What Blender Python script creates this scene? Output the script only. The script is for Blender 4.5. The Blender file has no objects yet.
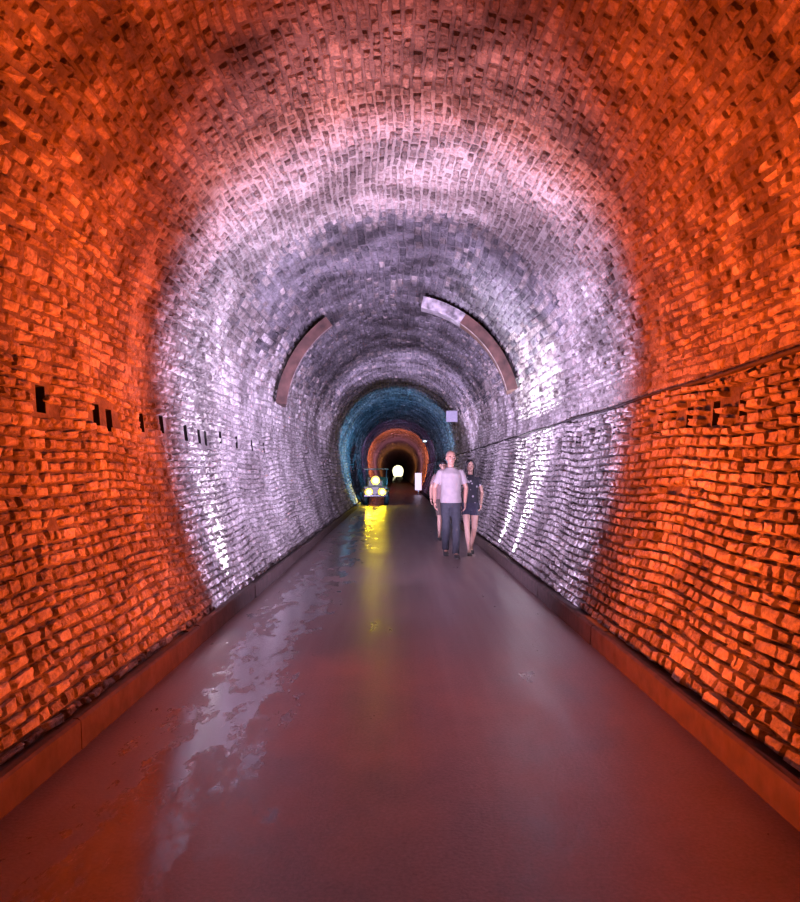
import bpy, bmesh, math, random
import numpy as np
from mathutils import Vector, Matrix
random.seed(7); rng=np.random.default_rng(11)
S=bpy.context.scene
S.view_settings.view_transform='Standard'
COL=S.collection
YEND=330

# ---------------------------------------------------------------- materials
def newmat(name):
    m=bpy.data.materials.new(name); m.use_nodes=True
    nt=m.node_tree; b=nt.nodes['Principled BSDF']
    return m,nt,b
def simple(name,col,rough=0.6,metal=0.0,emit=None,es=0,var=0.15,scale=30,bump=0.15):
    m,nt,b=newmat(name)
    tc=nt.nodes.new('ShaderNodeTexCoord')
    n=nt.nodes.new('ShaderNodeTexNoise'); n.inputs['Scale'].default_value=scale; n.inputs['Detail'].default_value=4
    nt.links.new(tc.outputs['Object'],n.inputs['Vector'])
    r=nt.nodes.new('ShaderNodeValToRGB')
    r.color_ramp.elements[0].position=0.3; r.color_ramp.elements[1].position=0.7
    r.color_ramp.elements[0].color=(*[c*(1-var) for c in col],1)
    r.color_ramp.elements[1].color=(*[min(1,c*(1+var)) for c in col],1)
    nt.links.new(n.outputs['Fac'],r.inputs['Fac']); nt.links.new(r.outputs['Color'],b.inputs['Base Color'])
    b.inputs['Roughness'].default_value=rough; b.inputs['Metallic'].default_value=metal
    if bump:
        bp=nt.nodes.new('ShaderNodeBump'); bp.inputs['Strength'].default_value=bump; bp.inputs['Distance'].default_value=0.01
        nt.links.new(n.outputs['Fac'],bp.inputs['Height']); nt.links.new(bp.outputs['Normal'],b.inputs['Normal'])
    if emit:
        b.inputs['Emission Color'].default_value=(*emit,1); b.inputs['Emission Strength'].default_value=es
    return m

def stone(name,c0,c1,bumpd=0.012,patch=0.4,isl=0.6):
    m,nt,b=newmat(name); L=nt.links
    tc=nt.nodes.new('ShaderNodeTexCoord'); g=nt.nodes.new('ShaderNodeNewGeometry')
    n=nt.nodes.new('ShaderNodeTexNoise'); n.inputs['Scale'].default_value=26; n.inputs['Detail'].default_value=8; n.inputs['Roughness'].default_value=0.7
    L.new(tc.outputs['Object'],n.inputs['Vector'])
    n2=nt.nodes.new('ShaderNodeTexNoise'); n2.inputs['Scale'].default_value=1.1; n2.inputs['Detail'].default_value=6; n2.inputs['Roughness'].default_value=0.6
    L.new(tc.outputs['Object'],n2.inputs['Vector'])
    r=nt.nodes.new('ShaderNodeValToRGB'); r.color_ramp.elements[0].color=(*c0,1); r.color_ramp.elements[1].color=(*c1,1)
    a=nt.nodes.new('ShaderNodeMath'); a.operation='MULTIPLY_ADD'; a.inputs[1].default_value=isl
    L.new(g.outputs['Random Per Island'],a.inputs[0])
    k=nt.nodes.new('ShaderNodeMath'); k.operation='MULTIPLY_ADD'; k.inputs[1].default_value=1.9; k.inputs[2].default_value=-0.45-isl/2
    L.new(n.outputs['Fac'],k.inputs[0]); L.new(k.outputs[0],a.inputs[2]); L.new(a.outputs[0],r.inputs['Fac'])
    r2=nt.nodes.new('ShaderNodeValToRGB'); r2.color_ramp.elements[0].position=0.40; r2.color_ramp.elements[1].position=0.58
    r2.color_ramp.elements[0].color=(patch,patch*.95,patch*.95,1); r2.color_ramp.elements[1].color=(1,1,1,1)
    L.new(n2.outputs['Fac'],r2.inputs['Fac'])
    mx=nt.nodes.new('ShaderNodeMix'); mx.data_type='RGBA'; mx.blend_type='MULTIPLY'; mx.inputs['Factor'].default_value=1
    L.new(r.outputs['Color'],mx.inputs['A']); L.new(r2.outputs['Color'],mx.inputs['B'])
    L.new(mx.outputs['Result'],b.inputs['Base Color'])
    b.inputs['Roughness'].default_value=0.9; b.inputs['Specular IOR Level'].default_value=0.25
    bp=nt.nodes.new('ShaderNodeBump'); bp.inputs['Strength'].default_value=1.0; bp.inputs['Distance'].default_value=bumpd
    L.new(n.outputs['Fac'],bp.inputs['Height']); L.new(bp.outputs['Normal'],b.inputs['Normal'])
    return m
M_wall=stone('limestone_blocks',(0.12,0.105,0.105),(0.70,0.67,0.65),0.018,0.5,0.5)
M_vault=stone('vault_brick',(0.07,0.055,0.055),(0.50,0.44,0.42),0.020,0.35,0.45)
M_shade=stone('shade_dark_brick',(0.03,0.03,0.035),(0.27,0.25,0.27),0.016,0.3,0.5)  # darker vault stone, with the fall-off of light painted into its colour
M_mortar=stone('mortar',(0.20,0.18,0.175),(0.46,0.44,0.42),0.02,0.5)
M_mortar2=stone('dark_shade_mortar',(0.09,0.08,0.085),(0.27,0.25,0.26),0.02,0.4)  # darker joints near the viewer; fading light painted in along the far crown
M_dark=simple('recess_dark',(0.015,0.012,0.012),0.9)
M_conc=simple('curb_concrete',(0.065,0.040,0.036),0.8,scale=9,var=0.35,bump=0.5)

# ---------------------------------------------------------------- tunnel profile
R=2.25; HC=2.4; XB=1.75; HB=0.10
pts=[]
for i in range(61):
    h=HB+(HC-HB)*i/60; pts.append((-(R-(R-XB)*((HC-h)/(HC-HB))**2),h))
for i in range(1,120):
    a=math.pi*i/120; pts.append((-R*math.cos(a),HC+R*math.sin(a)))
for i in range(61):
    h=HC-(HC-HB)*i/60; pts.append(((R-(R-XB)*((HC-h)/(HC-HB))**2),h))
P=np.array(pts); seg=np.linalg.norm(np.diff(P,axis=0),axis=1); SL=np.concatenate([[0],np.cumsum(seg)]); TOT=SL[-1]
S_WALL=SL[60]
T=np.gradient(P,SL,axis=0); T/=np.linalg.norm(T,axis=1)[:,None]
NX=T[:,1]; NZ=-T[:,0]   # inward normal
def pos(s,y,d):
    x=np.interp(s,SL,P[:,0]); z=np.interp(s,SL,P[:,1]); nx=np.interp(s,SL,NX); nz=np.interp(s,SL,NZ)
    # gentle unevenness of the old masonry
    d=d+0.014*np.sin(y*1.7+s*2.3)*np.sin(y*0.63-s*1.1)
    return np.stack([x+nx*d,y+0*x,z+nz*d],-1)
def s_at_h(h,right=False):
    s=float(np.interp(h,P[:61,1],SL[:61])); return TOT-s if right else s
S_LEDGE=s_at_h(2.06,True)

def mkmesh(name,V,F,mats,mi=None,smooth=False):
    me=bpy.data.meshes.new(name)
    V=np.asarray(V,dtype=np.float32).reshape(-1,3); F=np.asarray(F,dtype=np.int32)
    me.vertices.add(len(V)); me.vertices.foreach_set('co',V.ravel())
    me.loops.add(F.size); me.loops.foreach_set('vertex_index',F.ravel())
    me.polygons.add(len(F)); me.polygons.foreach_set('loop_start',np.arange(0,F.size,4,dtype=np.int32))
    me.polygons.foreach_set('loop_total',np.full(len(F),4,dtype=np.int32))
    for m in mats: me.materials.append(m)
    if mi is not None: me.polygons.foreach_set('material_index',np.asarray(mi,dtype=np.int32))
    me.update(calc_edges=True); me.validate()
    me.polygons.foreach_set('use_smooth',np.full(len(me.polygons),smooth))
    o=bpy.data.objects.new(name,me); COL.objects.link(o); return o

# putlog slots in the walls (y, height)
slotsL=[(4.85,1.86),(5.7,1.82),(5.95,1.80),(6.75,1.84),(7.35,1.86),(8.15,1.82),(8.7,1.80),(9.0,1.80),(9.8,1.84),(10.7,1.82),(11.8,1.82),(12.9,1.82)]
slotsR=[(5.0,1.84),(5.45,1.82),(5.95,1.82),(6.6,1.82),(7.3,1.82),(8.0,1.82),(8.6,1.80),(9.2,1.80),(9.6,1.80),(10.4,1.82),(11.2,1.82),(12.0,1.82),(12.9,1.80)]
SW,SHh=0.12,0.17
slots=[(s_at_h(h),y) for y,h in slotsL]+[(s_at_h(h,True),y) for y,h in slotsR]

def courses(s0,s1,hmin,hmax):
    out=[];s=s0
    while s<s1-0.03:
        h=random.uniform(hmin,hmax)
        if s+h>s1-0.04: h=s1-s
        out.append((s,s+h)); s+=h
    return out
def gen(s0,s1,y0,y1,hmin,hmax,lmin,lmax,pmin,pmax,gap,N,mat_fn,extra=None):
    B=[]
    for (a,b) in courses(s0,s1,hmin,hmax):
        y=y0-random.uniform(0,lmax)
        while y<y1:
            l=random.uniform(lmin,lmax)
            sc,yc=(a+b)/2,y+l/2
            skip=random.random()<0.006
            for (ss,sy) in slots:
                if abs(sc-ss)<SHh/2+0.03 and abs(yc-sy)<SW/2+l/2-0.02: skip=True
            if not skip: B.append((a,b,y,y+l))
            y+=l
    B=np.array(B); n=len(B)
    if N==6: A=np.array([0,0.11,0.36,0.64,0.89,1.0]); prof=np.array([-0.5,0.72,1,1,0.72,-0.5])
    elif N==4: A=np.array([0,0.14,0.86,1.0]); prof=np.array([-0.5,0.9,0.9,-0.5])
    g=gap*rng.uniform(0.5,1.8,(n,4))/2
    a0=B[:,0]+g[:,0]; a1=B[:,1]-g[:,1]; b0=B[:,2]+g[:,2]; b1=B[:,3]-g[:,3]
    jit=rng.uniform(-0.011,0.011,(n,4)); jit2=rng.uniform(-0.018,0.018,(n,4))
    u=A[None,:,None]; v=A[None,None,:]
    def bil(c): return (c[:,0,None,None]*(1-u)*(1-v)+c[:,1,None,None]*u*(1-v)+c[:,2,None,None]*(1-u)*v+c[:,3,None,None]*u*v)
    s=a0[:,None,None]+(a1-a0)[:,None,None]*u+0*v+bil(jit)
    y=b0[:,None,None]+(b1-b0)[:,None,None]*v+0*u+bil(jit2)
    # courses wander slightly
    edge=np.clip(np.minimum(s-s0,s1-s)/0.2,0,1)
    s=s+edge*(0.022*np.sin(y*1.3+s*0.9)+0.012*np.sin(y*3.1+s*1.7))
    p=rng.uniform(pmin,pmax,n)[:,None,None]
    if extra is not None: ex=extra((B[:,0]+B[:,1])/2)[:,None,None]
    else: ex=0
    m=np.minimum(prof[None,:,None],prof[None,None,:])
    d=p*m+ex*(m>0)+rng.normal(0,0.0035,(n,N,N))+bil(rng.uniform(-0.008,0.008,(n,4)))*(m>0)
    V=pos(s,y,d)
    idx=np.arange(N*N).reshape(N,N)
    q=np.stack([idx[:-1,:-1],idx[:-1,1:],idx[1:,1:],idx[1:,:-1]],-1).reshape(-1,4)
    F=(q[None]+ (np.arange(n)*N*N)[:,None,None]).reshape(-1,4)
    mi=np.repeat(mat_fn(B),len(q))
    return V.reshape(-1,3),F,mi
def shade_p(s): return np.clip((2.9-abs(s-TOT/2))/0.9,0,1)  # share of painted-in shade, strongest at the crown
def shell(s0,s1,y0,y1,kind):
    sl=set(np.round(np.linspace(s0,s1,max(2,int((s1-s0)/0.12))),4)); yl=set(np.round(np.arange(y0,min(y1,30),0.5),3))|set(np.round(np.linspace(30,y1,60),3))
    sl=sorted(sl|{round(v,4) for ss,sy in slots if s0<ss<s1 for v in (ss-SHh/2,ss+SHh/2)})
    yl=sorted(yl|{round(v,3) for ss,sy in slots if s0<ss<s1 for v in (sy-SW/2,sy+SW/2)}|{round(y1,3)})
    sl=np.array(sl);yl=np.array(yl)
    ss,yy=np.meshgrid(sl,yl,indexing='ij')
    V=pos(ss,yy,np.full(ss.shape,-0.002)).reshape(-1,3)
    F=[];MI=[];nn=len(yl)
    for i in range(len(sl)-1):
        for j in range(nn-1):
            cs,cy=(sl[i]+sl[i+1])/2,(yl[j]+yl[j+1])/2
            if any(abs(cs-a)<SHh/2 and abs(cy-b)<SW/2 for a,b in slots): continue
            F.append((i*nn+j,i*nn+j+1,(i+1)*nn+j+1,(i+1)*nn+j))
            MI.append(4 if ((kind=='C' and cy>9.5 and random.random()<shade_p(cs)) or cy<6.3) else 0)
    V=list(map(tuple,V)); nb=len(F)
    for a,b in slots:
        if s0<a<s1:
            k=len(V)
            for dd in (-0.002,-0.3):
                for (x,y) in ((a-SHh/2,b-SW/2),(a+SHh/2,b-SW/2),(a+SHh/2,b+SW/2),(a-SHh/2,b+SW/2)):
                    V.append(tuple(pos(np.array(x),np.array(y),dd)))
            for t in ((0,1,5,4),(1,2,6,5),(2,3,7,6),(3,0,4,7),(4,5,6,7)): F.append(tuple(k+q for q in t))
    # rock behind the lining (overlaps neighbours so no daylight leaks through)
    k=len(V); so=np.linspace(max(0,s0-0.3),min(TOT,s1+0.3),14)
    for y in (y0,y1):
        for s_ in so: V.append(tuple(pos(np.array(s_),np.array(y),-0.45)))
    for i in range(13): F.append((k+i,k+i+1,k+14+i+1,k+14+i))
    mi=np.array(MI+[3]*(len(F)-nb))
    return np.array(V),np.array(F),mi
def build(name,s0,s1,kind):
    parts=[shell(s0,s1,-8,YEND,kind)]
    ex=None
    if kind=='R': ex=lambda s: np.where(s>S_LEDGE,0.055,0.0)
    if kind=='L': ex=lambda s: np.where(s<s_at_h(2.06),0.012,0.0)
    def zone(B):
        if kind!='C': return np.full(len(B),1)
        n=len(B); r1=rng.uniform(0,1,n); r2=rng.uniform(0,1,n)
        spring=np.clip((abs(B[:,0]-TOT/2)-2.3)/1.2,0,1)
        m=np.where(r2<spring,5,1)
        return np.where((B[:,2]>9.3+rng.uniform(0,0.8,n))&(r1<0.9*shade_p(B[:,0])),2,m)
    if kind=='C': a=(0.066,0.096,0.10,0.22,0.006,0.038,0.018)
    else: a=(0.058,0.090,0.09,0.24,0.005,0.023,0.014)
    parts.append(gen(s0,s1,-3,3,*a,4,zone,ex))
    if kind=='C':
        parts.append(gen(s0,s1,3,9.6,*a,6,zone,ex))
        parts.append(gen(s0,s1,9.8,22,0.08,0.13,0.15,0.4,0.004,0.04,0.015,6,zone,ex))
    else: parts.append(gen(s0,s1,3,22,*a,6,zone,ex))
    parts.append(gen(s0,s1,22.3,70,0.10,0.15,0.22,0.45,0.012,0.04,0.02,4,zone,ex))
    V=[];F=[];M=[];k=0
    for v,f,m in parts: V.append(v);F.append(f+k);M.append(m);k+=len(v)
    return mkmesh(name,np.concatenate(V),np.concatenate(F),[M_mortar,M_vault if kind=='C' else M_wall,M_shade,M_dark,M_mortar2,M_wall],np.concatenate(M))
build('wall_left',0,S_WALL,'L'); build('ceiling',S_WALL,TOT-S_WALL,'C'); build('wall_right',TOT-S_WALL,TOT,'R')

# unseen cap added behind the viewer, keeping outside light out of the bore
bw=[(p[0]*1.3,-7.99,p[1]*1.12) for p in pts]
me=bpy.data.meshes.new('bore_cap'); me.from_pydata(bw+[(2.2,-7.99,-0.05),(-2.2,-7.99,-0.05)],[],[list(range(len(bw)+2))]); me.materials.append(M_wall)
COL.objects.link(bpy.data.objects.new('bore_cap',me))

# ---------------------------------------------------------------- floor
m,nt,b=newmat('damp_pavement'); L=nt.links
def nd(t,**k):
    n=nt.nodes.new(t)
    for a,c in k.items(): setattr(n,a,c)
    return n
def math_(op,a,b_=None,c=None):
    n=nd('ShaderNodeMath',operation=op)
    for i,v in enumerate((a,b_,c)):
        if v is None: continue
        if isinstance(v,(int,float)): n.inputs[i].default_value=v
        else: L.new(v,n.inputs[i])
    return n.outputs[0]
tc=nd('ShaderNodeTexCoord'); sep=nd('ShaderNodeSeparateXYZ'); L.new(tc.outputs['Object'],sep.inputs[0])
def noise(scale,det,mp=(1,1,1),rough=0.5):
    mpn=nd('ShaderNodeMapping'); mpn.inputs['Scale'].default_value=mp; L.new(tc.outputs['Object'],mpn.inputs[0])
    n=nd('ShaderNodeTexNoise'); n.inputs['Scale'].default_value=scale; n.inputs['Detail'].default_value=det; n.inputs['Roughness'].default_value=rough
    L.new(mpn.outputs[0],n.inputs['Vector']); return n.outputs['Fac']
nbig=noise(1.6,8,(1.6,0.5,1),0.68); nfine=noise(60,6,(1,1,1),0.6); nmid=noise(5,8,(1.2,0.45,1),0.7); nstreak=noise(2.0,5,(4,0.15,1)); nblot=noise(1.5,8,(1,0.8,1),0.7)
dx=math_('ABSOLUTE',math_('ADD',sep.outputs['X'],1.03))
base=math_('SUBTRACT',0.28,dx)
w=math_('ADD',base,math_('MULTIPLY_ADD',math_('SUBTRACT',nbig,0.5),1.6,math_('MULTIPLY',math_('SUBTRACT',nmid,0.5),1.7)))
wet=nd('ShaderNodeMapRange'); wet.inputs['From Min'].default_value=0.0; wet.inputs['From Max'].default_value=0.22; L.new(w,wet.inputs['Value'])
wetv=wet.outputs[0]
dry=math_('ADD',math_('MULTIPLY',nstreak,0.2),math_('MULTIPLY_ADD',nblot,0.40,0.05))
rr=nd('ShaderNodeMix'); L.new(wetv,rr.inputs[0]); L.new(dry,rr.inputs[2]); rr.inputs[3].default_value=0.15
L.new(rr.outputs[0],b.inputs['Roughness'])
cr=nd('ShaderNodeValToRGB'); cr.color_ramp.elements[0].position=0.35; cr.color_ramp.elements[1].position=0.65
cr.color_ramp.elements[0].color=(0.11,0.068,0.066,1); cr.color_ramp.elements[1].color=(0.29,0.20,0.19,1)
L.new(math_('ADD',math_('MULTIPLY',nblot,0.6),math_('MULTIPLY',nfine,0.4)),cr.inputs[0])
mc=nd('ShaderNodeMix',data_type='RGBA',blend_type='MULTIPLY'); L.new(wetv,mc.inputs['Factor']); L.new(cr.outputs[0],mc.inputs['A']); mc.inputs['B'].default_value=(0.6,0.55,0.55,1)
L.new(mc.outputs['Result'],b.inputs['Base Color'])
bp=nd('ShaderNodeBump'); bp.inputs['Distance'].default_value=0.004
L.new(math_('MULTIPLY_ADD',wetv,-0.28,0.38),bp.inputs['Strength'])
L.new(math_('ADD',nfine,math_('MULTIPLY',nmid,1.5)),bp.inputs['Height']); L.new(bp.outputs[0],b.inputs['Normal'])
L.new(math_('MULTIPLY',wetv,0.5),b.inputs['Coat Weight']); b.inputs['Coat Roughness'].default_value=0.10
M_floor=m
fl=[-8]+list(np.arange(-6,40,2.0))+[60,100,200,YEND]
V=[];F=[]
xs=[-1.9,-0.6,0.12,0.9,1.9]
for y in fl:
    for x in xs: V.append((x,y,0))
for j in range(len(fl)-1):
    for i in range(len(xs)-1):
        k=j*len(xs)+i; F.append((k,k+1,k+1+len(xs),k+len(xs)))
mkmesh('floor',V,F,[M_floor])

# curbs (trim): raised inner lip, top falls back toward the wall
def curb(name,side,xin):
    rngl=random.Random(3 if side<0 else 4)
    prof=[(xin,-0.02),(xin+0.006,0.145),(xin+0.02,0.158),(xin+0.05,0.158),(xin+0.075,0.11),(XB+0.10,0.10),(XB+0.10,-0.02)]
    V=[];F=[];y=-8;NP=len(prof)
    while y<YEND:
        l=2.4 if y<60 else 40
        y1=min(YEND,y+l-0.006); k=len(V); jj=rngl.uniform(-0.006,0.006); jz=rngl.uniform(-0.004,0.004)
        n=7 if y<30 else 2
        for q in range(n):
            yy=y+(y1-y)*q/(n-1)
            for (x,z) in prof:
                V.append((side*(x+jj+rngl.uniform(-0.003,0.003)),yy,z+(jz+rngl.uniform(-0.002,0.002) if z>0 else 0)))
        for q in range(n-1):
            for i in range(NP-1):
                a=k+q*NP+i; F.append((a,a+1,a+NP+1,a+NP))
        for e in (k,k+(n-1)*NP):
            F.append((e,e+1,e+4,e+5)); F.append((e+1,e+2,e+3,e+4))
        y+=l
    return mkmesh(name,V,F,[M_conc])
curb('trim_left',-1,1.60); curb('trim_right',1,1.57)

# ---------------------------------------------------------------- generic part helpers
def obj_from_bm(name,bm,mat,parent=None,smooth=True):
    me=bpy.data.meshes.new(name); bm.normal_update(); bm.to_mesh(me); bm.free()
    for m in (mat if isinstance(mat,list) else [mat]): me.materials.append(m)
    for p in me.polygons: p.use_smooth=smooth
    o=bpy.data.objects.new(name,me); COL.objects.link(o)
    if parent: o.parent=parent
    return o
def empty(name,loc,rz=0):
    e=bpy.data.objects.new(name,None); e.location=loc; e.rotation_euler=(0,0,rz); e.empty_display_size=0.1; COL.objects.link(e); return e
def tube(bm,pl,rl,n=16,ref=(1,0,0),round_=''):
    pl=[Vector(p) for p in pl]; rings=[]
    for i,p in enumerate(pl):
        d=(pl[min(i+1,len(pl)-1)]-pl[max(i-1,0)]).normalized()
        rf=Vector(ref)
        if abs(d.dot(rf))>0.95: rf=Vector((0,0,1))
        a=(rf-d*rf.dot(d)).normalized(); b_=d.cross(a)
        r=rl[i]; rx,ry=(r,r) if isinstance(r,(int,float)) else r
        rings.append([bm.verts.new(p+a*rx*math.cos(2*math.pi*k/n)+b_*ry*math.sin(2*math.pi*k/n)) for k in range(n)])
    for i in range(len(rings)-1):
        for k in range(n): bm.faces.new((rings[i][k],rings[i][(k+1)%n],rings[i+1][(k+1)%n],rings[i+1][k]))
    bm.faces.new(rings[0][::-1]); bm.faces.new(rings[-1])
    if 'a' in round_: ell(bm,pl[0],(rl[0]*0.985,)*3,None,16,12)
    if 'b' in round_: ell(bm,pl[-1],(rl[-1]*0.985,)*3,None,16,12)
def ell(bm,c,r,rot=None,u=20,v=14):
    M=Matrix.Translation(c)@(rot.to_4x4() if rot else Matrix())@Matrix.Diagonal((*r,1))
    bmesh.ops.create_uvsphere(bm,u_segments=u,v_segments=v,radius=1,matrix=M)
def box(bm,c,s,bev=0.0,rot=None):
    M=Matrix.Translation(c)@(rot.to_4x4() if rot else Matrix())@Matrix.Diagonal((*s,1))
    r=bmesh.ops.create_cube(bm,size=1,matrix=M)
    if bev:
        es=list({e for v in r['verts'] for e in v.link_edges})
        bmesh.ops.bevel(bm,geom=es,offset=bev,segments=2,affect='EDGES',profile=0.7)
def cyl(bm,c,r,d,axis='Y',n=24,r2=None):
    rot={'Y':Matrix.Rotation(math.pi/2,4,'X'),'X':Matrix.Rotation(math.pi/2,4,'Y'),'Z':Matrix()}[axis]
    bmesh.ops.create_cone(bm,cap_ends=True,segments=n,radius1=r,radius2=r if r2 is None else r2,depth=d,matrix=Matrix.Translation(c)@rot)
def remesh(o,vox,sm=3):
    md=o.modifiers.new('r','REMESH'); md.mode='VOXEL'; md.voxel_size=vox; md.use_smooth_shade=True
    s=o.modifiers.new('s','SMOOTH'); s.factor=0.5; s.iterations=sm
    dg=bpy.context.evaluated_depsgraph_get(); dg.update()
    me=bpy.data.meshes.new_from_object(o.evaluated_get(dg)); o.modifiers.clear()
    mats=list(o.data.materials); o.data=me
    me.materials.clear()
    for m in mats: me.materials.append(m)
    for p in me.polygons: p.use_smooth=True; p.material_index=0
    return o

# ---------------------------------------------------------------- people
M_skin=simple('skin',(0.34,0.18,0.13),0.5,var=0.06,bump=0.03)
M_skin2=simple('skin_light',(0.40,0.24,0.18),0.5,var=0.06,bump=0.03)
M_eye=simple('eye_white',(0.4,0.4,0.4),0.2,var=0.01,bump=0); M_iris=simple('iris',(0.03,0.02,0.015),0.2,bump=0)
M_lip=simple('lips',(0.26,0.10,0.09),0.4,bump=0)
M_shoe=simple('shoe_leather',(0.03,0.028,0.03),0.5); M_sole=simple('shoe_sole',(0.15,0.13,0.12),0.7)
def person(name,loc,rz,H,female,mats,legs,arms,hair,bottom,headturn=(0,0,0),belly=1.0):
    """legs: for each side(-1,+1): (knee xyz, ankle xyz, toe pitch); arms: (elbow,wrist,hand end dir)"""
    k=H/1.78; E=empty(name,loc,rz)
    def v(x,y,z): return Vector((x*k,y*k,z*k))
    fw=0.88 if female else 1.0
    bm=bmesh.new()
    tr=[(0.86,0.12*(1.1 if female else 1),0.095,0),(0.92,0.165*(1.02 if female else 1),0.11,0.0),(1.0,0.155,0.108,0),(1.08,0.138*(0.88 if female else 1.06),0.10*belly,-0.01),(1.18,0.145*(0.84 if female else 1),0.108*belly,-0.012),(1.30,0.165*fw,0.112,-0.005),(1.39,0.17*fw,0.10,0.0),(1.45,0.13*fw,0.075,0.012),(1.485,0.07,0.06,0.015)]
    tube(bm,[v(0,c,z) for z,a,b_,c in tr],[(a*k,b_*k) for z,a,b_,c in tr],24)
    tube(bm,[v(0,0.015,1.45),v(0,0.01,1.52),v(0,-0.005,1.58)],[0.060*k*(0.85 if female else 1),0.054*k*(0.82 if female else 1),0.056*k*(0.85 if female else 1)],16)
    for s in (-1,1):
        kn,an,tp=legs[s]; hip=v(s*0.088,0,0.90); kn=v(*kn); an=v(*an)
        tube(bm,[hip,hip.lerp(kn,0.35),hip.lerp(kn,0.8),kn],[0.086*k,0.078*k,0.058*k,0.052*k],round_='ab')
        tube(bm,[kn,kn.lerp(an,0.15)+Vector((0,0.006,0)),kn.lerp(an,0.33)+Vector((0,0.014,0)),kn.lerp(an,0.65)+Vector((0,0.006,0)),an],[0.050*k,0.050*k,0.053*k*(0.92 if female else 1),0.040*k,0.032*k],round_='ab')
        foot=Vector((s*0.02,-math.cos(tp),-math.sin(tp))).normalized()
        up=Vector((0,-math.sin(tp),math.cos(tp)))
        heel=an-up*0.045*k-foot*0.04*k
        tube(bm,[heel,an-up*0.04*k+foot*0.05*k,an-up*0.055*k+foot*0.13*k,an-up*0.06*k+foot*0.185*k],[(0.03*k,0.03*k),(0.036*k,0.036*k),(0.042*k,0.02*k),(0.03*k,0.014*k)])
        tube(bm,[an,an-up*0.04*k+foot*0.02*k],[0.032*k,0.036*k],round_='ab')
        el,wr,hd=arms[s]; shd=v(s*0.172*fw,0.012,1.405); el=v(*el); wr=v(*wr); hd=Vector(hd).normalized()
        af=0.8 if female else 1
        tube(bm,[v(s*0.10*fw,0.01,1.40),shd],[0.05*k*af,0.052*k*af],round_='ab')
        tube(bm,[shd,shd.lerp(el,0.3),shd.lerp(el,0.75),el],[0.052*k*af,0.047*k*af,0.041*k*af,0.038*k*af],round_='ab')
        tube(bm,[el,el.lerp(wr,0.3),el.lerp(wr,0.7),wr],[0.038*k*af,0.039*k*af,0.031*k*af,0.025*k*af],round_='ab')
        side=Vector((0,1,0)); side=(side-hd*side.dot(hd)).normalized(); pn=hd.cross(side)*(-s)
        if pn.x*s>0: pn=-pn
        pc=wr+hd*0.045*k
        rot=Matrix((side,pn,hd)).transposed()
        ell(bm,pc,(0.041*k,0.018*k,0.055*k),rot)
        for fi,(off,ln) in enumerate(((-0.031,0.066),(-0.010,0.076),(0.011,0.071),(0.031,0.055))):
            b0=pc+hd*0.033*k+side*off*k; c1=b0+hd*ln*0.5*k+pn*0.006*k+side*off*0.1*k; c2=c1+(hd*0.8+pn*0.6)*ln*0.35*k; c3=c2+(hd*0.5+pn*0.85)*ln*0.3*k
            tube(bm,[b0,c1,c2,c3],[0.0092*k,0.0088*k,0.0082*k,0.007*k],8,round_='b')
        t0=pc-hd*0.015*k-side*0.03*k; t1=t0-side*0.03*k+hd*0.02*k+pn*0.01*k; t2=t1+hd*0.032*k-side*0.006*k+pn*0.01*k
        tube(bm,[t0,t1,t2],[0.013*k,0.011*k,0.0085*k],8,round_='b')
    hr=Matrix.Rotation(headturn[2],3,'Z')@Matrix.Rotation(headturn[0],3,'X')@Matrix.Rotation(headturn[1],3,'Y')
    hk=k*(0.97 if female else 1.02)
    hc=v(0,-0.015,1.655)
    def h(x,y,z): return hc+hr@Vector((x*hk,y*hk,z*hk))
    ell(bm,h(0,0.012,0.025),(0.076*hk,0.095*hk,0.092*hk),hr)
    ell(bm,h(0,-0.018,-0.035),(0.062*hk,0.072*hk,0.08*hk),hr)
    ell(bm,h(0,-0.05,-0.088),(0.03*hk,0.03*hk,0.024*hk),hr,12,8)
    tube(bm,[h(0,-0.082,0.012),h(0,-0.096,-0.014),h(0,-0.106,-0.03)],[0.009*hk,0.012*hk,0.016*hk],8)
    for s in (-1,1):
        ell(bm,h(s*0.077,0.01,-0.01),(0.01*hk,0.02*hk,0.032*hk),hr,10,8)
        ell(bm,h(s*0.033,-0.078,0.020),(0.022*hk,0.014*hk,0.009*hk),hr,10,8)
    body=obj_from_bm('body',bm,mats['skin'],E); remesh(body,0.006*k,2)
    bm=bmesh.new()
    for s in (-1,1): ell(bm,h(s*0.031,-0.079,0.002),(0.013*hk,0.010*hk,0.006*hk),hr,12,8)
    obj_from_bm('eyes',bm,M_eye,E)
    bm=bmesh.new()
    for s in (-1,1):
        ell(bm,h(s*0.031,-0.087,0.002),(0.006*hk,0.004*hk,0.0055*hk),hr,10,8)
        tube(bm,[h(s*0.016,-0.092,0.024),h(s*0.034,-0.093,0.027),h(s*0.052,-0.08,0.022)],[0.003*hk]*3,6)
    obj_from_bm('irises_and_brows',bm,M_iris,E)
    bm=bmesh.new()
    tube(bm,[h(-0.022,-0.082,-0.056),h(-0.008,-0.090,-0.055),h(0.008,-0.090,-0.055),h(0.022,-0.082,-0.056)],[0.002*hk,0.005*hk,0.005*hk,0.002*hk],8)
    obj_from_bm('mouth',bm,M_lip,E)
    bm=bmesh.new()
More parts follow.
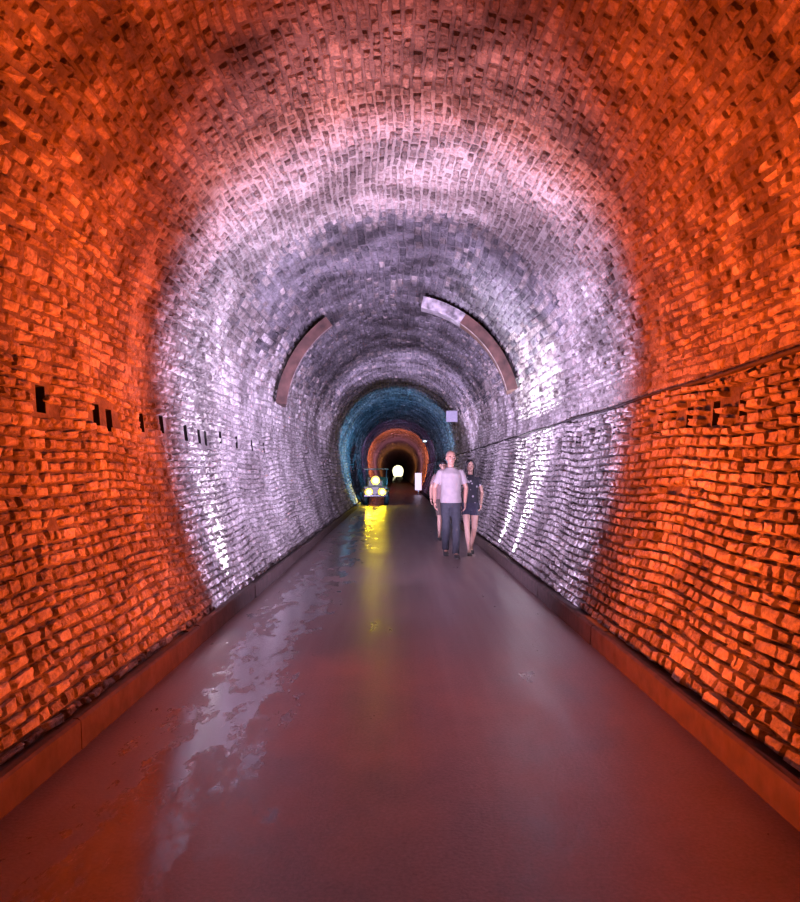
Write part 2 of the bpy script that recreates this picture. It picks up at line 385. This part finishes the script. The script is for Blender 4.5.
    if hair=='long':
        ell(bm,h(0,0.024,0.036),(0.088*hk,0.098*hk,0.094*hk),hr)
        tube(bm,[h(0,0.06,0.06),h(0,0.075,-0.02),h(0,0.075,-0.12),h(0,0.07,-0.20),h(0,0.065,-0.24)],[(0.07*hk,0.05*hk),(0.088*hk,0.05*hk),(0.092*hk,0.045*hk),(0.085*hk,0.035*hk),(0.05*hk,0.02*hk)])
        for s in (-1,1):
            tube(bm,[h(s*0.015,-0.045,0.098),h(s*0.05,-0.058,0.075),h(s*0.078,-0.045,0.02),h(s*0.086,-0.035,-0.05),h(s*0.088,-0.035,-0.12),h(s*0.082,-0.045,-0.19),h(s*0.075,-0.05,-0.225)],[0.014*hk,0.018*hk,0.018*hk,0.020*hk,0.024*hk,0.020*hk,0.008*hk],10)
    else:
        ell(bm,h(0,0.024,0.034),(0.079*hk,0.093*hk,0.088*hk),hr)
        ell(bm,h(0,0.045,-0.02),(0.074*hk,0.066*hk,0.07*hk),hr)
        if mats['hair'] is M_blk: ell(bm,h(0,0.005,0.055),(0.08*hk,0.095*hk,0.072*hk),hr)
    ho=obj_from_bm('hair',bm,mats['hair'],E); remesh(ho,0.006*k,2)
    bm=bmesh.new()
    if not female:
        st=[(0.90,0.180,0.138*belly),(0.915,0.184,0.142*belly),(1.0,0.176,0.138*belly),(1.08,0.170,0.132*belly),(1.18,0.172,0.130*belly),(1.30,0.186,0.127),(1.38,0.182,0.115),(1.43,0.155,0.095),(1.465,0.115,0.08),(1.495,0.074,0.068)]
    else:
        st=[(0.96,0.160,0.122),(0.98,0.160,0.122),(1.06,0.142,0.112),(1.14,0.134,0.108),(1.22,0.144,0.120),(1.30,0.158,0.126),(1.38,0.156,0.108),(1.43,0.132,0.088),(1.465,0.098,0.074),(1.49,0.066,0.060)]
    tube(bm,[v(0,-0.003 if z<1.4 else 0.01,z) for z,a,b_ in st],[(a*k,b_*k) for z,a,b_ in st],28)
    for s in (-1,1):
        el=v(*arms[s][0]); shd=v(s*0.172*fw,0.012,1.402); f=0.70 if not female else 0.48
        af=0.84 if female else 1
        tube(bm,[v(s*0.08,0.01,1.40),shd],[0.060*k*af,0.064*k*af],round_='ab')
        tube(bm,[shd,shd.lerp(el,0.3),shd.lerp(el,f-0.05),shd.lerp(el,f)],[0.064*k*af,0.064*k*af,0.066*k*af,0.068*k*af],round_='a')
    so=obj_from_bm('shirt',bm,mats['top'],E); remesh(so,0.008*k,3)
    bm=bmesh.new()
    pt=[(0.82,0.12,0.10),(0.88,0.172,0.122),(0.95,0.170,0.120),(1.02,0.150 if not female else 0.140,0.112),(1.04,0.145 if not female else 0.132,0.108)]
    tube(bm,[v(0,0,z) for z,a,b_ in pt],[(a*k*(0.98 if female else 0.97),b_*k) for z,a,b_ in pt],24)
    for s in (-1,1):
        kn,an,tp=legs[s]; hip=v(s*0.082,0,0.90); kn=v(*kn); an=v(*an)
        if bottom=='long':
            tube(bm,[hip,hip.lerp(kn,0.35),hip.lerp(kn,0.8),kn],[0.096*k,0.090*k,0.074*k,0.068*k],round_='ab')
            tube(bm,[kn,kn.lerp(an,0.4),kn.lerp(an,0.8),an+Vector((0,0.01,-0.02))],[0.068*k,0.066*k,0.060*k,0.061*k],round_='a')
        else:
            f=0.42 if female else 0.92
            tube(bm,[hip,hip.lerp(kn,f*0.5),hip.lerp(kn,f-0.04),hip.lerp(kn,f)],[0.095*k,0.094*k,0.088*k if female else 0.082*k,0.090*k if female else 0.084*k],round_='a')
    po=obj_from_bm('trousers' if bottom=='long' else 'shorts',bm,mats['bottom'],E); remesh(po,0.008*k,3)
    bm=bmesh.new(); bs=bmesh.new()
    for s in (-1,1):
        kn,an,tp=legs[s]; an=v(*an)
        foot=Vector((s*0.02,-math.cos(tp),-math.sin(tp))).normalized(); up=Vector((0,-math.sin(tp),math.cos(tp)))
        up=(up-foot*up.dot(foot)).normalized()
        o=an-up*0.048*k
        tube(bm,[o-foot*0.06*k,o-foot*0.03*k+up*0.006*k,o+foot*0.05*k,o+foot*0.13*k-up*0.008*k,o+foot*0.19*k-up*0.014*k,o+foot*0.21*k-up*0.016*k],[(0.022*k,0.024*k),(0.036*k,0.036*k),(0.041*k,0.036*k),(0.048*k,0.026*k),(0.040*k,0.018*k),(0.02*k,0.01*k)])
        tube(bs,[o-foot*0.068*k-up*0.028*k,o-foot*0.04*k-up*0.028*k,o+foot*0.05*k-up*0.028*k,o+foot*0.13*k-up*0.028*k,o+foot*0.195*k-up*0.028*k,o+foot*0.22*k-up*0.026*k],[(0.02*k,0.008*k),(0.038*k,0.01*k),(0.040*k,0.01*k),(0.051*k,0.01*k),(0.042*k,0.009*k),(0.018*k,0.006*k)])
    remesh(obj_from_bm('shoes',bm,mats['shoe'],E),0.007*k,2); obj_from_bm('shoe_soles',bs,M_sole,E)
    return E

M_tee=simple('grey_tee',(0.25,0.215,0.22),0.85,scale=14,var=0.10)
M_jean=simple('dark_jeans',(0.020,0.022,0.030),0.85,scale=25,var=0.25)
M_grey=simple('grey_hair',(0.22,0.15,0.13),0.7); M_blk=simple('black_hair',(0.008,0.006,0.008),0.45,scale=80)
mt,nt,b=newmat('floral_top'); L=nt.links
tc=nd('ShaderNodeTexCoord'); vo=nt.nodes.new('ShaderNodeTexVoronoi'); vo.inputs['Scale'].default_value=16; L.new(tc.outputs['Object'],vo.inputs['Vector'])
rp=nd('ShaderNodeValToRGB'); rp.color_ramp.elements[0].position=0.24; rp.color_ramp.elements[1].position=0.33
rp.color_ramp.elements[0].color=(0.35,0.32,0.36,1); rp.color_ramp.elements[1].color=(0.012,0.012,0.02,1)
L.new(vo.outputs['Distance'],rp.inputs[0]); L.new(rp.outputs[0],b.inputs['Base Color']); b.inputs['Roughness'].default_value=0.8
M_floral=mt
M_short=simple('navy_shorts',(0.02,0.02,0.038),0.85); M_pink=simple('pink_shirt',(0.24,0.15,0.15),0.85); M_khaki=simple('khaki_shorts',(0.09,0.065,0.055),0.85)

person('man_walking',(0.89,13.15,0),0.04,1.78,False,dict(skin=M_skin,hair=M_grey,top=M_tee,bottom=M_jean,shoe=M_shoe),
  {-1:((-0.085,-0.03,0.49),(-0.07,0.20,0.125),0.35),1:((0.075,-0.14,0.50),(0.06,-0.20,0.083),0.0)},
  {-1:((-0.275,0.02,1.15),(-0.285,-0.09,0.92),(0.05,-0.3,-1)),1:((0.262,0.04,1.15),(0.235,-0.04,0.91),(0,-0.2,-1))},'short','long',(0.12,0,0.12),1.12)
person('woman_walking',(1.25,13.5,0),-0.02,1.64,True,dict(skin=M_skin2,hair=M_blk,top=M_floral,bottom=M_short,shoe=M_shoe),
  {-1:((-0.07,-0.11,0.50),(-0.035,-0.17,0.083),0.0),1:((0.075,-0.02,0.49),(0.03,0.20,0.12),0.33)},
  {-1:((-0.22,0.05,1.15),(-0.19,0.0,0.92),(0,-0.2,-1)),1:((0.225,0.03,1.15),(0.19,-0.12,0.95),(-0.1,-0.4,-1))},'long','short',(0.05,0.05,0.1),0.95)
person('man_behind',(0.96,16.6,0),0.0,1.68,False,dict(skin=M_skin2,hair=M_blk,top=M_pink,bottom=M_khaki,shoe=M_shoe),
  {-1:((-0.09,-0.13,0.50),(-0.10,-0.17,0.083),0.0),1:((0.085,-0.02,0.49),(0.09,0.20,0.12),0.33)},
  {-1:((-0.27,0.03,1.15),(-0.28,-0.06,0.92),(0,-0.2,-1)),1:((0.26,0.03,1.15),(0.25,-0.05,0.92),(0,-0.2,-1))},'short','short',(0,0,0),1.0)

# ---------------------------------------------------------------- utility cart with headlights
M_cart=simple('cart_paint',(0.10,0.08,0.03),0.35); M_blkm=simple('black_rubber',(0.015,0.015,0.015),0.7); M_steel=simple('steel',(0.12,0.12,0.12),0.35,0.8)
M_lamp=simple('headlamp_glow',(1,0.85,0.3),0.3,emit=(1.0,0.72,0.0045),es=110,bump=0,var=0)
M_lamp2=simple('headlamp_halo',(1,0.8,0.3),0.3,emit=(1.0,0.5,0.0),es=1.0,bump=0,var=0)  # disc whose glow paints the halo round each lens
C=empty('utility_cart',(-0.98,34.0,0))
bm=bmesh.new()
box(bm,(0,0.5,0.62),(1.05,1.0,0.46),0.06); box(bm,(0,0.35,0.95),(0.7,0.75,0.35),0.07)
box(bm,(0,1.9,0.55),(1.1,1.9,0.35),0.05); box(bm,(0,2.3,0.95),(1.0,0.5,0.55),0.05)
for s in (-1,1):
    tube(bm,[(s*0.5,-0.1,0.62),(s*0.52,0.1,0.72),(s*0.52,0.45,0.74),(s*0.52,0.8,0.6)],[(0.1,0.03)]*4,10)
obj_from_bm('body',bm,M_cart,C,False)
bm=bmesh.new()
for s in (-1,1):
    for y in (0.35,2.3):
        cyl(bm,(s*0.46,y,0.27),0.27,0.18,'X',28)
obj_from_bm('tyres',bm,M_blkm,C)
bm=bmesh.new()
for s in (-1,1):
    for y in (0.35,2.3): cyl(bm,(s*0.56,y,0.27),0.13,0.02,'X',20)
    tube(bm,[(s*0.45,0.85,0.8),(s*0.45,1.0,1.55)],[0.022]*2,8); tube(bm,[(s*0.45,2.4,0.8),(s*0.45,2.4,1.55)],[0.022]*2,8)
box(bm,(0,-0.06,0.42),(1.0,0.08,0.10),0.02); tube(bm,[(0,0.9,1.0),(0,1.15,1.15)],[0.02,0.02],8)
for i in range(5): box(bm,(0,-0.015,0.5+0.07*i),(0.26,0.02,0.02))
obj_from_bm('frame_and_bumper',bm,M_steel,C,False)
bm=bmesh.new(); box(bm,(0,1.65,1.58),(1.1,1.7,0.06),0.025); obj_from_bm('roof',bm,M_cart,C,False)
for nm,x,z,r in (('headlight_left',-0.29,0.57,0.12),('headlight_right',0.29,0.57,0.12),('headlight_top',0,1.08,0.14)):
    bm=bmesh.new(); cyl(bm,(x,-0.03,z),r+0.07,0.1); obj_from_bm(nm+'_housing',bm,M_steel,C)
    bm=bmesh.new(); cyl(bm,(x,-0.085,z),r+0.06,0.012); obj_from_bm(nm+'_halo',bm,M_lamp2,C)
    bm=bmesh.new(); ell(bm,(x,-0.09,z),(r,0.03,r)); obj_from_bm(nm+'_lens',bm,M_lamp,C)

# ---------------------------------------------------------------- curved metal drip shields on the vault
M_rust=simple('rusted_sheet',(0.09,0.045,0.035),0.7,0.0,scale=5,var=0.6,bump=0.4); M_pale=simple('pale_grey_sheet',(0.34,0.32,0.34),0.7,0.0,scale=9,var=0.7,bump=0.5)  # pale grey is for the upper end of the right shield
M_edge=simple('sheet_edge',(0.22,0.17,0.16),0.6,0.0,scale=9,var=0.5)
def shield(name,a0,a1,sgn,y0,y1,pale_to=None):
    V=[];F=[];MI=[];n=30
    pr=((y0,R-0.10),(y0,R-0.29),(y0+0.03,R-0.30),(y0+0.06,R-0.29),(y1,R-0.14),(y1,R-0.10))
    N=len(pr)
    for i in range(n+1):
        a=math.radians(a0+(a1-a0)*i/n)
        for (y,r) in pr: V.append((sgn*r*math.sin(a),y,HC+r*math.cos(a)))
    for i in range(n):
        ang=a0+(a1-a0)*(i+0.5)/n
        for j in range(N):
            F.append((i*N+j,i*N+(j+1)%N,(i+1)*N+(j+1)%N,(i+1)*N+j))
            MI.append(1 if (pale_to and ang<pale_to) else (2 if j in (1,2) else 0))
    for q in (0,n):
        F.append((q*N+0,q*N+1,q*N+4,q*N+5)); MI.append(0); F.append((q*N+1,q*N+2,q*N+3,q*N+4)); MI.append(0)
    return mkmesh(name,V,F,[M_rust,M_pale,M_edge],MI)
shield('drip_shield',12,77,1,13.6,14.7,34); shield('drip_shield.001',36,84,-1,13.6,14.5)

# thin dark cable added along the right-hand ledge to deepen its shadow line
bm=bmesh.new(); pl=[]; y=-3
while y<60:
    q=pos(np.array(s_at_h(2.07,True)),np.array(y),0.045); pl.append((float(q[0]),y,2.070+0.006*math.sin(y*2.1))); y+=0.4
tube(bm,pl,[(0.026,0.014)]*len(pl),8,ref=(1,0,0))
obj_from_bm('ledge_shadow_cable',bm,simple('ledge_shadow_dark',(0.025,0.02,0.02),0.9,var=0.5,scale=6,bump=0.6))

# ---------------------------------------------------------------- wall-mounted box, lamp, far sign
sgn=empty('wall_sign',(1.73,25,3.22))
bm=bmesh.new(); box(bm,(0,0,0),(0.36,0.04,0.36),0.01); obj_from_bm('panel',bm,simple('sign_white',(0.25,0.25,0.32),0.5),sgn,False)
bm=bmesh.new(); tube(bm,[(0.0,0.04,0.1),(0.2,0.04,0.16),(0.40,0.04,0.2)],[0.015]*3,8); obj_from_bm('bracket',bm,M_steel,sgn)
fs=empty('standing_sign',(1.30,50,0))
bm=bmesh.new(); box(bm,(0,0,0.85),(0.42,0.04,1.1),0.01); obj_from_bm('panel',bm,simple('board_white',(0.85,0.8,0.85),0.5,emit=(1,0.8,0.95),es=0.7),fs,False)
bm=bmesh.new(); box(bm,(0,0,0.02),(0.5,0.4,0.04),0.01); box(bm,(0,0,0.16),(0.05,0.05,0.28)); obj_from_bm('stand',bm,M_steel,fs,False)
wl=empty('wall_lamp',(1.55,45,3.25))
bm=bmesh.new(); box(bm,(0,0,0),(0.3,0.12,0.14),0.02); tube(bm,[(0.1,0,0),(0.42,0,0.15)],[0.02]*2,8); obj_from_bm('housing',bm,M_steel,wl,False)
bm=bmesh.new(); ell(bm,(0,-0.07,-0.02),(0.1,0.03,0.05)); obj_from_bm('lens',bm,simple('lamp_lens',(1,1,1),0.3,emit=(0.8,1,0.9),es=1.5,bump=0),wl)

# ---------------------------------------------------------------- lights (recessed behind the curb lip)
def falloff(ld,strength,kind='Linear',smooth=0.0):
    ld.use_nodes=True; nt=ld.node_tree; em=nt.nodes['Emission']
    lf=nt.nodes.new('ShaderNodeLightFalloff'); lf.inputs['Strength'].default_value=strength; lf.inputs['Smooth'].default_value=smooth
    nt.links.new(lf.outputs[kind],em.inputs['Strength'])
def spot(x,y,z,dirv,col,power,size=180,blend=0.02,kind=None,soft=0.02,smooth=0.35):
    ld=bpy.data.lights.new('floor_uplight','SPOT'); ld.color=col; ld.energy=power; ld.spot_size=math.radians(size); ld.spot_blend=blend; ld.shadow_soft_size=soft
    if kind: falloff(ld,1.0,kind,smooth)
    o=bpy.data.objects.new('floor_uplight',ld); COL.objects.link(o); o.location=(x,y,z)
    o.rotation_euler=Vector(dirv).to_track_quat('-Z','Y').to_euler()
    return o
OR=(1.0,0.105,0.008); WH=(0.78,0.60,1.0); PK=(1.0,0.50,0.58)
for s in (-1,1):
    X=1.69; Z=0.155
    # orange wash on the near bay: throws mostly sideways, onto the opposite wall
    spot(s*X,7.15,Z,(-s*0.25,-0.97,0.10),OR,120,blend=0.2,kind='Linear')
    spot(s*X,5.8,Z,(-s*0.93,-0.35,0.24),OR,410,size=94,blend=0.85,kind='Linear')
    spot(s*X,4.3,Z,(-s*0.93,-0.1,0.22),OR,310,size=90,blend=0.85,kind='Linear')
    spot(s*X,-1.5,Z,(-s*0.3,0.2,1),OR,30,kind='Linear')
    spot(s*X,7.45,Z,(0,0.975,0.22),WH,290,blend=0.25,kind='Linear')
    spot(s*X,7.2,Z,(-s*0.36,0.03,0.93),PK,185,size=62,blend=1.0,kind='Linear')  # added pink fill that brightens the crown, not a real uplight
    spot(s*X,10.2,Z,(-s*0.9,0.4,0.20),WH,280,size=120,blend=0.8,kind='Linear')
    spot(s*X,14.5,Z,(-s*0.9,0.4,0.15),WH,160,size=120,blend=0.8,kind='Linear')
    spot(s*X,22.5,Z,(-s*0.5,0.15,0.86),WH,480,size=75,blend=0.5,kind='Linear')
HW=(0.9,0.86,1.0)
spot(-1.68,8.3,0.18,(-0.25,0.3,1),HW,420,size=70,blend=0.9,soft=0.03)
spot(1.675,11.7,0.18,(0.30,0.0,1),HW,1700,size=64,blend=0.9,soft=0.03)
spot(1.675,13.4,0.18,(0.30,0.0,1),HW,1500,size=64,blend=0.9,soft=0.03)
for s in (-1,1):
    spot(s*1.67,31,0.16,(-s*0.3,0.9,0.4),(0.04,0.25,0.5) if s>0 else (0.10,0.12,0.3),420 if s>0 else 120,blend=0.3,kind='Linear')
    spot(s*1.67,47,0.16,(0,1,0.1),(0.4,0.08,0.5) if s<0 else (0.3,0.1,0.15),60,blend=0.2,kind='Linear')
    spot(s*1.67,57,0.16,(0,1,0.1),(1,0.2,0.04),400,blend=0.1,kind='Linear')
spot(1.67,75,0.16,(-0.2,0.2,1),(1,0.35,0.5),150,kind='Linear')
spot(1.67,100,0.16,(-0.2,0.2,1),(1,0.35,0.1),150,kind='Linear')

# daylight beyond the far portal
w=bpy.data.worlds.new('World'); S.world=w; w.use_nodes=True
w.node_tree.nodes['Background'].inputs[0].default_value=(1.0,0.93,0.55,1); w.node_tree.nodes['Background'].inputs[1].default_value=2.2

# ---------------------------------------------------------------- camera
cd=bpy.data.cameras.new('Camera'); cam=bpy.data.objects.new('Camera',cd); COL.objects.link(cam); S.camera=cam
cd.sensor_width=36; cd.lens=780/902*36; cd.clip_end=1000
cam.location=(0,0,1.4)
cam.rotation_euler=(math.radians(90+1.616),0,math.radians(-0.147))
